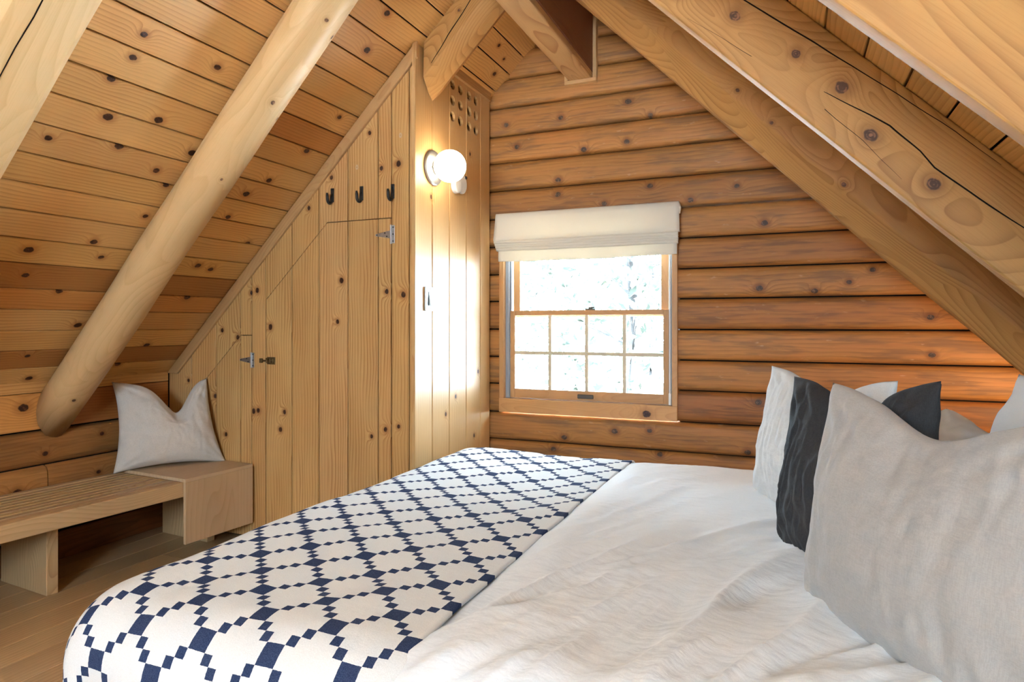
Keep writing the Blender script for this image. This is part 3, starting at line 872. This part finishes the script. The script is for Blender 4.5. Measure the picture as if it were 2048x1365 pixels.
rafter('rafter', False, 2.293, circ(.105, .118), .1, 3.475, 'pole', 'round peeled log rafter running down to the wall behind the bench', (1.0, .97, .93), [(1.02, -.050, .008), (1.071, .045, .009), (1.45, -.03, .009), (1.52, .06, .008), (1.891, -.02, .006), (3.42, .02, .009)], tilt=.030, wob=.006, endx=-3.712, smooth=True, nseg=60, seed=5)
rd = rafter('rafter', False, 1.190, [(0, 0), (0, .18), (.03, .215), (.235, .215), (.285, .16), (.285, 0)], .1, 3.4, 'pole', 'broad flattened log rafter at the upper corner above the bench', (1.04, 1.03, 1.0), [], wob=.004, seed=30)
crack(rd, [(.3, .10, .4), (.9, .105, 1), (1.5, .095, 1), (2.2, .09, .6), (3.0, .10, .3)], lambda x_, c_, d_: (x_, c_, .2165 + d_), .004)

# ------------------------------------------------------------------ window
w1 = empty('window_1', (-1.2, YW, .81), 'double hung wooden window with gridded lower sash in the log wall', 'window', kind='structure')
yf = YW - .022
# jambs, head, sill, apron
for (a, b, nme) in ((WX0, -1.750, 'side_casing'), (-.650, WX1, 'side_casing')):
    bar((a, yf, .812), (b, YW + .17, WZ1 - .03), 'window', w1, nme, 'z')
bar((WX0, yf - .004, .722), (WX1, YW + .02, .812), 'window', w1, 'apron', 'x', (1.12, 1.1, 1.05, 1)).__setitem__('k0', [.40, -.01, .022])
bar((-1.75, YW + .0, .795), (-.65, YW + .18, .812), 'window', w1, 'sill', 'x')
bar((WX0, yf - .01, 1.985), (WX1, YW + .17, 2.03), 'window', w1, 'head_casing', 'x')
for xa, xb in ((-1.750, -1.726), (-.674, -.650)):
    bar((xa, YW + .012, .812), (xb, YW + .028, 1.985), 'track', w1, 'jamb_track', 'z')
    bar((xa, YW + .058, .812), (xb, YW + .066, 1.985), 'track', w1, 'jamb_track', 'z')
    bar((xa if xa < -1 else xb - .006, YW + .028, .812), (xa + .006 if xa < -1 else xb, YW + .12, 1.985), 'track', w1, 'jamb_track', 'z')
def sash(parent, name, x0, x1, z0, z1, y0, y1, st, top, bot):
    s_ = bar((x0, y0, z0), (x0 + st, y1, z1), 'window', parent, name, 'z')
    bar((x1 - st, y0, z0), (x1, y1, z1), 'window', s_, 'stile', 'z')
    bar((x0 + st, y0, z1 - top), (x1 - st, y1, z1), 'window', s_, 'top_rail', 'x')
    bar((x0 + st, y0, z0), (x1 - st, y1, z0 + bot), 'window', s_, 'bottom_rail', 'x')
    return s_
ls = sash(w1, 'lower_sash', -1.724, -.676, .814, 1.394, YW + .030, YW + .058, .034, .032, .060)
us = sash(w1, 'upper_sash', -1.716, -.684, 1.352, 1.985, YW + .070, YW + .098, .046, .04, .034)
gx0, gx1, gz0, gz1 = -1.690, -.710, .874, 1.362
mxs = [-1.444, -1.196, -.951]
mzs = 1.114
for xx in mxs: bar((xx - .011, YW + .032, gz0), (xx + .011, YW + .050, gz1), 'muntin', ls, 'muntin', 'z')
bar((gx0, YW + .031, mzs - .011), (gx1, YW + .048, mzs + .011), 'muntin', ls, 'muntin', 'x')
xs = [gx0] + mxs + [gx1]
for a, b in zip(xs, xs[1:]):
    for c_, d in ((gz0, mzs), (mzs, gz1)):
        bm = BM(); add_box(bm, (a, YW + .0445, c_), (b, YW + .0475, d)); obj('pane', bm, 'glass', ls)
bm = BM(); add_box(bm, (-1.67, YW + .083, 1.386), (-.73, YW + .086, 1.945)); obj('pane', bm, 'glass', us)
bm = BM(); add_box(bm, (-1.252, YW + .014, .828), (-1.148, YW + .031, .854)); obj('sash_lift', bm, 'bronze', w1, bevel=.004)
lk = BM(); add_box(lk, (-1.205, YW + .032, 1.393), (-1.140, YW + .060, 1.402)); sl = obj('sash_lock', lk, 'bronze', w1, bevel=.002)
bm = BM(); add_tube(bm, [(-1.172, YW + .046, 1.402), (-1.172, YW + .046, 1.412)], .012, 12); obj('lock_cam', bm, 'bronze', sl)
bm = BM(); add_tube(bm, [(-1.172, YW + .046, 1.409), (-1.145, YW + .034, 1.411)], [.006, .005], 8); obj('lock_lever', bm, 'bronze', sl)

# roman shade -----------------------------------------------------
rs = empty('roman_shade', (-1.2, YW - .05, 1.72), 'cream roman shade gathered in folds over the top of the window', 'blind')
hx0, hx1 = -1.778, -.606
bar((hx0 + .004, YW - .068, 1.99), (hx1 - .004, YW - .020, 2.028), 'window', rs, 'head_rail', 'x', (1, .95, .9, 1))
def cloth_strip(path, x0, x1, name, nx=48, seed=0, sag=.006, th=.0012, flare=0.0):
    bm = BM(); g_ = []
    for i_ in range(nx + 1):
        u = i_ / nx
        row = []
        for j, (yy, zz) in enumerate(path):
            fj = j / (len(path) - 1)
            n_ = noise.noise(Vector((u * 3.2, fj * 1.5, seed)))
            xx = x0 + (x1 - x0) * u + (flare * fj * (u - .5) * 2)
            row.append(bm.verts.new((xx, yy + sag * n_ * fj, zz - sag * .9 * fj * (4 * u * (1 - u)) + sag * n_ * fj)))
        g_.append(row)
    for A, B in zip(g_, g_[1:]):
        for j in range(len(path) - 1): bm.faces.new((A[j], A[j + 1], B[j + 1], B[j]))
    o = obj(name, bm, 'shade', rs, smooth=True)
    so = o.modifiers.new('thick', 'SOLIDIFY'); so.thickness = th
    return o
top = [(YW - .030, 2.030), (YW - .072, 2.029), (YW - .078, 2.018)] + [(YW - .078 - .020 * (k / 8) ** 1.3, 2.018 - .160 * k / 8) for k in range(1, 9)] + [(YW - .094, 1.848), (YW - .070, 1.845)]
cloth_strip(top, hx0 - .004, hx1 + .004, 'flat_panel', seed=1.0, sag=.004, flare=.010)
for k in range(4):
    zt = 1.838 - k * .015
    yo = YW - .098 + k * .006
    path = [(YW - .060, zt + .020), (yo + .006, zt + .012), (yo, zt + .003), (yo + .004, zt - .006), (yo + .018, zt - .010), (YW - .058, zt - .006)]
    cloth_strip(path, hx0 - .010 + .003 * k, hx1 + .004 - .001 * k, 'fold', seed=2.0 + k, sag=.007)
cloth_strip([(YW - .064, 1.80), (YW - .070, 1.775), (YW - .071, 1.745), (YW - .070, 1.722), (YW - .068, 1.716)], hx0 + .012, hx1 - .006, 'hem', seed=8.0, sag=.007)
bm = BM(); add_tube(bm, [(hx1 - .002, YW - .066, 2.02), (hx1 + .004, YW - .066, 1.99), (hx1 + .006, YW - .05, 1.96)], [.012, .014, .004], 8); obj('side_return', bm, 'shade', rs, smooth=True)
bm = BM(); add_tube(bm, [(-.661, YW - .02, 1.84), (-.661, YW - .022, .89)], .0025, 6); pc = obj('pull_cord', bm, 'white', rs)
bm = BM(); add_tube(bm, [(-.661, YW - .022, .892), (-.661, YW - .022, .885), (-.661, YW - .022, .82)], [.003, .008, .0085], 12); obj('cord_weight', bm, 'white', pc)

# ------------------------------------------------------------------ bench, table, bench cushion
ang = math.atan2(.1, 1.28)
ux, uy = math.sin(ang), math.cos(ang)          # along the bench, towards the closet
BF = Vector((-3.006, 3.052, 0))                # front corner at the closet
bench_m = frame(BF, (ux, uy, 0), (-uy, ux, 0)) # local x along, y towards the wall, z up
bench = empty('bench', (-3.3, 1.9, 0), 'slatted pale ash bench on thick plank legs along the low wall', 'bench')
LB = 2.75
bt = .440
def stick(parent, name, x0, x1, y0, y1, z0, z1, mat, axis='x', bevel=.003, tint=None, base=bench_m):
    c = base @ Vector(((x0 + x1) / 2, (y0 + y1) / 2, (z0 + z1) / 2))
    r3 = base.to_3x3()
    X, Y, Z = r3.col[0], r3.col[1], r3.col[2]
    ex, ey = {'x': (X, Y), 'z': (Z, X), 'y': (Y, Z)}[axis]
    m_ = frame(c, ex, ey)
    d = {'x': (x1 - x0, y1 - y0, z1 - z0), 'z': (z1 - z0, x1 - x0, y1 - y0), 'y': (y1 - y0, z1 - z0, x1 - x0)}[axis]
    bm = BM(); add_box(bm, [-v / 2 for v in d], [v / 2 for v in d])
    o = obj(name, bm, mat, parent, m_, bevel=bevel)
    o.color = tint or jitter(1.0, .05)
    return o
stick(bench, 'front_rail', -LB, -.03, 0, .045, bt - .080, bt, 'bench', bevel=.006, tint=(1.1, 1.08, 1.05, 1))
stick(bench, 'back_rail', -LB, -.03, .535, .58, bt - .080, bt, 'bench', bevel=.006)
ns = 9
for k in range(ns):
    a = .048 + (.532 - .048) * k / ns; b = .048 + (.532 - .048) * (k + 1) / ns - .013
    stick(bench, 'slat', -LB, -.03, a, b, bt - .052, bt - .001, 'bench', bevel=.004, tint=(*[v * random.uniform(.86, 1.0) for v in (1, .97, .94)], 1))
stick(bench, 'cross_rail', -LB, -LB + .05, .045, .535, bt - .08, bt - .053, 'bench', 'y')
for xa in (-1.04, -.16, -LB + .1):
    stick(bench, 'leg', xa, xa + .052, .185, .60, 0, bt - .054, 'bench', 'z', .003, (.98, .94, .88, 1))
wt = empty('bench_table', BF + Vector((-.3, -.2, 0)), 'pale waterfall wooden panel table wrapped over the bench end by the closet', 'table')
stick(wt, 'top_panel', -.455, -.004, -.022, .60, bt + .002, bt + .020, 'table', 'x', .0015)
stick(wt, 'front_panel', -.455, -.004, -.022, -.004, .105, bt + .0015, 'table', 'z', .0015, (1.0, .96, .92, 1))

def smooth01(a, b, x):
    x = max(0, min(1, (x - a) / (b - a))); return x * x * (3 - 2 * x)

def pillow(name, w, h, T, mat, mtx, label, chop=(0, 0, .3), seed=0, wrinkle=.006, pinch=.10, N=60, sag=.25, ears=1.0, cat='pillow', group=None, bend=0.0, fold_x=.0, taper=(0, 0), crease=0.0):
    bm = BM()
    lay = []
    for side in (1, -1):
        gr = []
        for i_ in range(N + 1):
            row = []
            u = -1 + 2 * i_ / N
            for j in range(N + 1):
                v = -1 + 2 * j / N
                if side == -1 and (i_ in (0, N) or j in (0, N)):
                    row.append(lay[0][i_][j]); continue
                x = w / 2 * u * (1 - pinch * (1 - v * v) * u * u)
                y = h / 2 * v * (1 - pinch * (1 - u * u) * v * v)
                x *= 1 - (taper[0] if u < 0 else taper[1]) * (v + 1) / 2
                e_ = max(0, (1 - u * u) * (1 - v * v))
                th = T / 2 * e_ ** .48
                th *= 1 - sag * v * .6
                gcx = math.exp(-((u - chop[0]) / chop[2]) ** 2) * smooth01(-.35, 1.0, v)
                y -= chop[1] * gcx
                th *= 1 - .30 * math.exp(-((u - chop[0]) / (chop[2] * .6)) ** 2) * smooth01(.1, .9, v) * (1 if chop[1] else 0)
                p = Vector((u * 2.2, v * 2.2, seed + side * 3.7))
                d = noise.fractal(p * 1.1, 1.0, 2.0, 3) * wrinkle * 1.2
                # creases running out of the corners and from the dip
                for cu, cv in ((-1, 1), (1, 1), (-1, -1), (1, -1)):
                    du, dv_ = u - cu, v - cv
                    rr_ = math.hypot(du, dv_); an = math.atan2(dv_, du)
                    d += wrinkle * .75 * math.sin(an * 13 + seed * 2 + cu * 3 + cv) * math.exp(-(rr_ / .75) ** 2) * min(1, rr_ * 3)
                d += wrinkle * .8 * math.sin((v * 7 + noise.noise(p * 1.3) * 3 + u * 2.5 + seed)) * (abs(u) ** 2) * .6
                if crease:
                    cw_ = noise.noise(Vector((u * 1.5, v * 1.2, seed + 9))) * .5
                    cr_ = noise.noise(Vector(((u + cw_ * .35) * 6.5, v * 1.6 + cw_, seed + side * 2.1)))
                    cf_ = noise.noise(Vector(((u + cw_ * .3) * 15, v * 3.5 + cw_, seed + side * 5.1)))
                    d += crease * ((1 - abs(cr_) * 2.2) + .45 * (1 - abs(cf_) * 2.2) - .6)
                d *= min(1, e_ * 6)
                if fold_x: d -= fold_x * math.exp(-((v + .35 + .25 * u) / .07) ** 2) * smooth01(.2, -.9, u) * min(1, e_ * 6)
                ed = (1 - e_ ** .3) * wrinkle * .6 * math.sin(u * 17 + v * 19 + seed)
                z = side * (th + d) + (ed if 0 < i_ < N and 0 < j < N else wrinkle * .8 * math.sin(u * 9 + v * 11 + seed))
                z += bend * (v * v)
                row.append(bm.verts.new((x, y, z)))
            gr.append(row)
        lay.append(gr)
    for side, gr in zip((1, -1), lay):
        for i_ in range(N):
            for j in range(N):
                f = (gr[i_][j], gr[i_ + 1][j], gr[i_ + 1][j + 1], gr[i_][j + 1])
                bm.faces.new(f if side == 1 else tuple(reversed(f)))
    o = obj(name, bm, mat, None, mtx, smooth=True, recalc=False)
    tag(o, label, cat, group)
    return o

def stand(base, dirx, lean, h, roll=0.0):
    """pillow frame: base = middle of the bottom edge, dirx = horizontal width direction, lean in degrees away from the viewer side"""
    ex = Vector((dirx[0], dirx[1], 0)).normalized()
    nrm = Vector((ex.y, -ex.x, 0))           # facing normal (ex x up)
    ey = (Vector((0, 0, 1)) * math.cos(R(lean)) - nrm * math.sin(R(lean))).normalized()
    m_ = frame(Vector(base) + ey * h / 2, ex, ey) @ Matrix.Rotation(R(roll), 4, 'Z')
    return m_

pillow('throw_pillow', .60, .53, .21, 'bench_pillow', stand((-3.385, 2.815, bt + .024), (.33, .51), 13, .50), 'beige linen pillow propped in the corner on the bench table', chop=(.15, .175, .38), seed=4.2, wrinkle=.006, pinch=.11, N=80, crease=.003, cat='pillow', fold_x=.014, taper=(.0, .30))

# ------------------------------------------------------------------ bed
bed = empty('bed', (-.4, 2.2, 0), 'low bed carrying mattress under the white duvet and throw', 'bed')
BX0, BX1, BY0, BY1 = -1.60, .90, 1.20, 3.20
bm = BM(); add_box(bm, (BX0 + .04, BY0 + .04, .10), (BX1, BY1 - .04, .30)); obj('bed_base', bm, 'bench', bed, bevel=.01)
for xx in (BX0 + .1, BX1 - .16):
    for yy in (BY0 + .1, BY1 - .16):
        bm = BM(); add_box(bm, (xx, yy, 0), (xx + .06, yy + .06, .10)); obj('leg', bm, 'bench', bed)
bm = BM(); add_box(bm, (BX0 + .03, BY0 + .03, .30), (BX1, BY1 - .03, .545)); obj('mattress', bm, 'mattress', bed, bevel=.06, segs=4)
bm = BM(); add_box(bm, (BX1 + .01, BY0, .0), (BX1 + .06, BY1, .95)); obj('headboard', bm, 'bench', bed, bevel=.01)

ZTOP, RR = .612, .155
XA, YA, YB = -1.585, 1.225, 3.215
def low_noise(x, y):
    return noise.noise(Vector((x * 1.5, y * 1.5, 2.2))) * .014 + noise.noise(Vector((x * 3.4 + 5, y * 2.6, 9.2))) * .007

def drape(s, t, lift, fn):
    a = max(0.0, XA - s)
    b = (YA - t) if t < YA else (t - YB if t > YB else 0.0)
    b = max(0.0, b)
    sy = -1 if t < YA else 1
    q = math.hypot(a, b)
    px, py = max(s, XA), min(max(t, YA), YB)
    RL = RR + lift
    if q < 1e-9:
        hh, dz, nz = 0.0, 0.0, 1.0
    elif q < RL * math.pi / 2:
        hh, dz, nz = RL * math.sin(q / RL), RL * (1 - math.cos(q / RL)), math.cos(q / RL)
    else:
        ex_ = q - RL * math.pi / 2
        hh, dz, nz = RL - .02 * math.sin(min(ex_ * 4, 1.6)), RL + ex_, 0.0
    da, db = (a / q, b / q) if q > 1e-9 else (0, 0)
    disp = fn(s, t)
    x = px - (hh + disp * (1 - nz)) * da
    y = py + sy * (hh + disp * (1 - nz)) * db
    z = ZTOP + lift - dz + disp * nz + low_noise(px, py) * nz
    return Vector((x, y, max(z, .06 + .02 * lift)))

def duvet_fn(s, t):
    k = smooth01(-.80, -.62, s)
    warp = noise.noise(Vector((s * 1.2, t * 1.2, 4.0)))
    along = s * .86 - t * .50 + warp * .20
    acr = s * .50 + t * .86
    near = smooth01(2.6, 1.5, t)
    d = .026 * k * smooth01(YB + .1, YB - .1, t) - .004
    d += (.008 + .022 * near) * k * noise.noise(Vector((along * 5.5, acr * 1.3, .5)))
    d += (.004 + .016 * near) * k * (1 - abs(noise.noise(Vector((along * 10, acr * 1.7, 7.5)))) * 2.4)
    d += (.002 + .008 * near) * k * (1 - abs(noise.noise(Vector((along * 19 + 3, acr * 5.0, 17.5)))) * 2.0)
    d += .0014 * k * noise.noise(Vector((s * 30, t * 75 + 6 * warp, 3.5)))
    if t < YA: d += .012 * math.sin(s * 14 + 2 * warp) * min(1, (YA - t) * 3)
    return d

def throw_fn(s, t):
    d = .006 * noise.noise(Vector((s * 7 - t * 3, t * 2.0, .5))) + .0035 * noise.noise(Vector((s * 15 - t * 5, t * 4, 5.5)))
    if t < YA: d += .010 * math.sin(s * 17 + noise.noise(Vector((s * 3, t, 1))) * 3) * min(1, (YA - t) * 3)
    if s < XA: d += .008 * math.sin(t * 15 + 1) * min(1, (XA - s) * 3)
    return d

def cloth(name, s0, s1, t0, t1, ds, lift, fn, mat, edge=None):
    bm = BM(); uvl = bm.loops.layers.uv.new('UVMap')
    ni, nj = int((s1 - s0) / ds), int((t1 - t0) / ds)
    g_ = []
    for i_ in range(ni + 1):
        row = []
        for j in range(nj + 1):
            t_ = t0 + (t1 - t0) * j / nj
            e1 = s1 + (edge(t_) if edge else 0)
            f = i_ / ni
            s_ = s0 + (e1 - s0) * f
            v = bm.verts.new(drape(s_, t_, lift, fn))
            row.append((v, (s_ - s1 + .015, t_)))
        g_.append(row)
    for i_ in range(ni):
        for j in range(nj):
            q = (g_[i_][j], g_[i_ + 1][j], g_[i_ + 1][j + 1], g_[i_][j + 1])
            f = bm.faces.new([a[0] for a in q])
            for lp, a in zip(f.loops, q): lp[uvl].uv = a[1]
    o = obj(name, bm, mat, None, None, smooth=True)
    return o
dv_ = cloth('duvet', XA - .55, BX1 - .02, YA - .55, YB + .55, .0095, 0.0, duvet_fn, 'duvet')
tag(dv_, 'rumpled white cotton duvet spread over the bed', 'duvet')
th_ = cloth('throw_blanket', XA - .50, -.725, YA - .50, YB + .42, .0125, .013, throw_fn, 'throw', lambda t_: .016 * noise.noise(Vector((t_ * 1.7, 3, 1))) - .015 * smooth01(2.3, 1.6, t_) + .03 * smooth01(1.45, 1.05, t_))
so = th_.modifiers.new('thick', 'SOLIDIFY'); so.thickness = .009; so.offset = -1
tag(th_, 'ivory throw with navy stepped diamond pattern over the foot of the bed', 'throw')

zb = ZTOP - .005
cr, sr = .5, -.866
pillow('euro_pillow', .72, .57, .20, 'sham', stand((.215, 1.555, zb - .022), (cr, sr), 8, .57), 'large oatmeal linen square pillow in front of the dark pillow', chop=(.02, .072, .46), seed=1.3, wrinkle=.005, pinch=.05, N=90, crease=.004)
pillow('euro_pillow', .62, .57, .18, 'sham_dark', stand((.115, 2.03, zb - .012), (cr, sr), 8, .55, 3.5), 'charcoal linen pillow between the oatmeal and white pillows', chop=(.05, .11, .40), seed=6.1, wrinkle=.005, pinch=.06, N=90, crease=.008)
pillow('euro_pillow', .76, .54, .17, 'sham_white', stand((.045, 2.56, zb - .01), (cr, sr), 8, .54), 'white crinkled linen pillow behind the charcoal pillow nearest the window', chop=(.1, .10, .40), seed=11.7, wrinkle=.005, pinch=.06, N=90, crease=.007, taper=(.08, .0))
pillow('sleeping_pillow', .70, .46, .20, 'case', stand((.36, 2.66, zb), (.15, -.98), 35, .44), 'white cotton pillow slumped low behind the charcoal pillow', chop=(.3, .03, .5), seed=15.2, wrinkle=.012, pinch=.05, cat='pillow')
pillow('sleeping_pillow', .70, .58, .20, 'case', stand((.52, 1.98, zb), (.15, -.98), 16, .56), 'white cotton pillow standing upright at the head of the bed by the log wall', chop=(.1, .05, .5), seed=19.2, wrinkle=.008, pinch=.06)

# ------------------------------------------------------------------ outdoors
gd = BM(); add_box(gd, (-60, -60, -3.2), (60, 60, -3.0)); tag(obj('ground', gd, 'ground'), 'pale bright snowy ground outside the window', 'ground', kind='structure')
def tree(x, y, h, r, label, nleaf, spread, seed):
    random.seed(seed)
    tr_ = empty('tree', (x, y, -3), label, 'tree', 'trees outside the window')
    pts = [(x + .08 * math.sin(k * 1.3 + seed), y, -3 + h * k / 8) for k in range(9)]
    bm = BM(); add_tube(bm, pts, [r * (1 - .08 * k) for k in range(9)], 10); obj('trunk', bm, 'bark', tr_, smooth=True)
    for k in range(7):
        a = random.uniform(0, math.tau); z = -3 + h * (.35 + .09 * k)
        e = (x + spread * .8 * math.cos(a), y + spread * .8 * math.sin(a), z + .5)
        bm = BM(); add_tube(bm, [(x, y, z), ((x + e[0]) / 2, (y + e[1]) / 2, z + .35), e], [.03, .02, .008], 6); obj('branch', bm, 'bark', tr_)
    bm = BM()
    for k in range(nleaf):
        ca = random.uniform(0, math.tau); cz = random.uniform(.3, 1.0)
        rr_ = spread * random.random() ** .5 * (1.15 - cz * .5)
        c = Vector((x + rr_ * math.cos(ca), y + rr_ * math.sin(ca), -3 + h * cz))
        c += Vector((noise.noise(c * 2), noise.noise(c * 2 + Vector((9, 0, 0))), noise.noise(c * 2 + Vector((0, 9, 0))))) * .5
        q = Matrix.Rotation(random.uniform(0, 6.28), 3, Vector((random.gauss(0, 1), random.gauss(0, 1), random.gauss(0, 1))).normalized())
        l_ = random.uniform(.07, .16)
        bm.faces.new([bm.verts.new(c + q @ Vector(v)) for v in ((-l_ * .4, 0, 0), (0, -l_, .01), (l_ * .4, 0, 0), (0, l_, -.01))])
    tag(obj('foliage', bm, 'leaf', tr_), kind='stuff')
tree(-2.27, 10.0, 9.0, .11, 'slim grey trunked tree seen through the panes nearest the logs', 3000, 1.7, 3)
tree(-6.2, 14.0, 9.5, .12, 'pale leafy tree seen through the panes nearest the closet', 4500, 2.3, 5)
tree(-4.6, 24.0, 9.0, .12, 'distant pale tree seen through the middle panes', 3000, 2.2, 8)
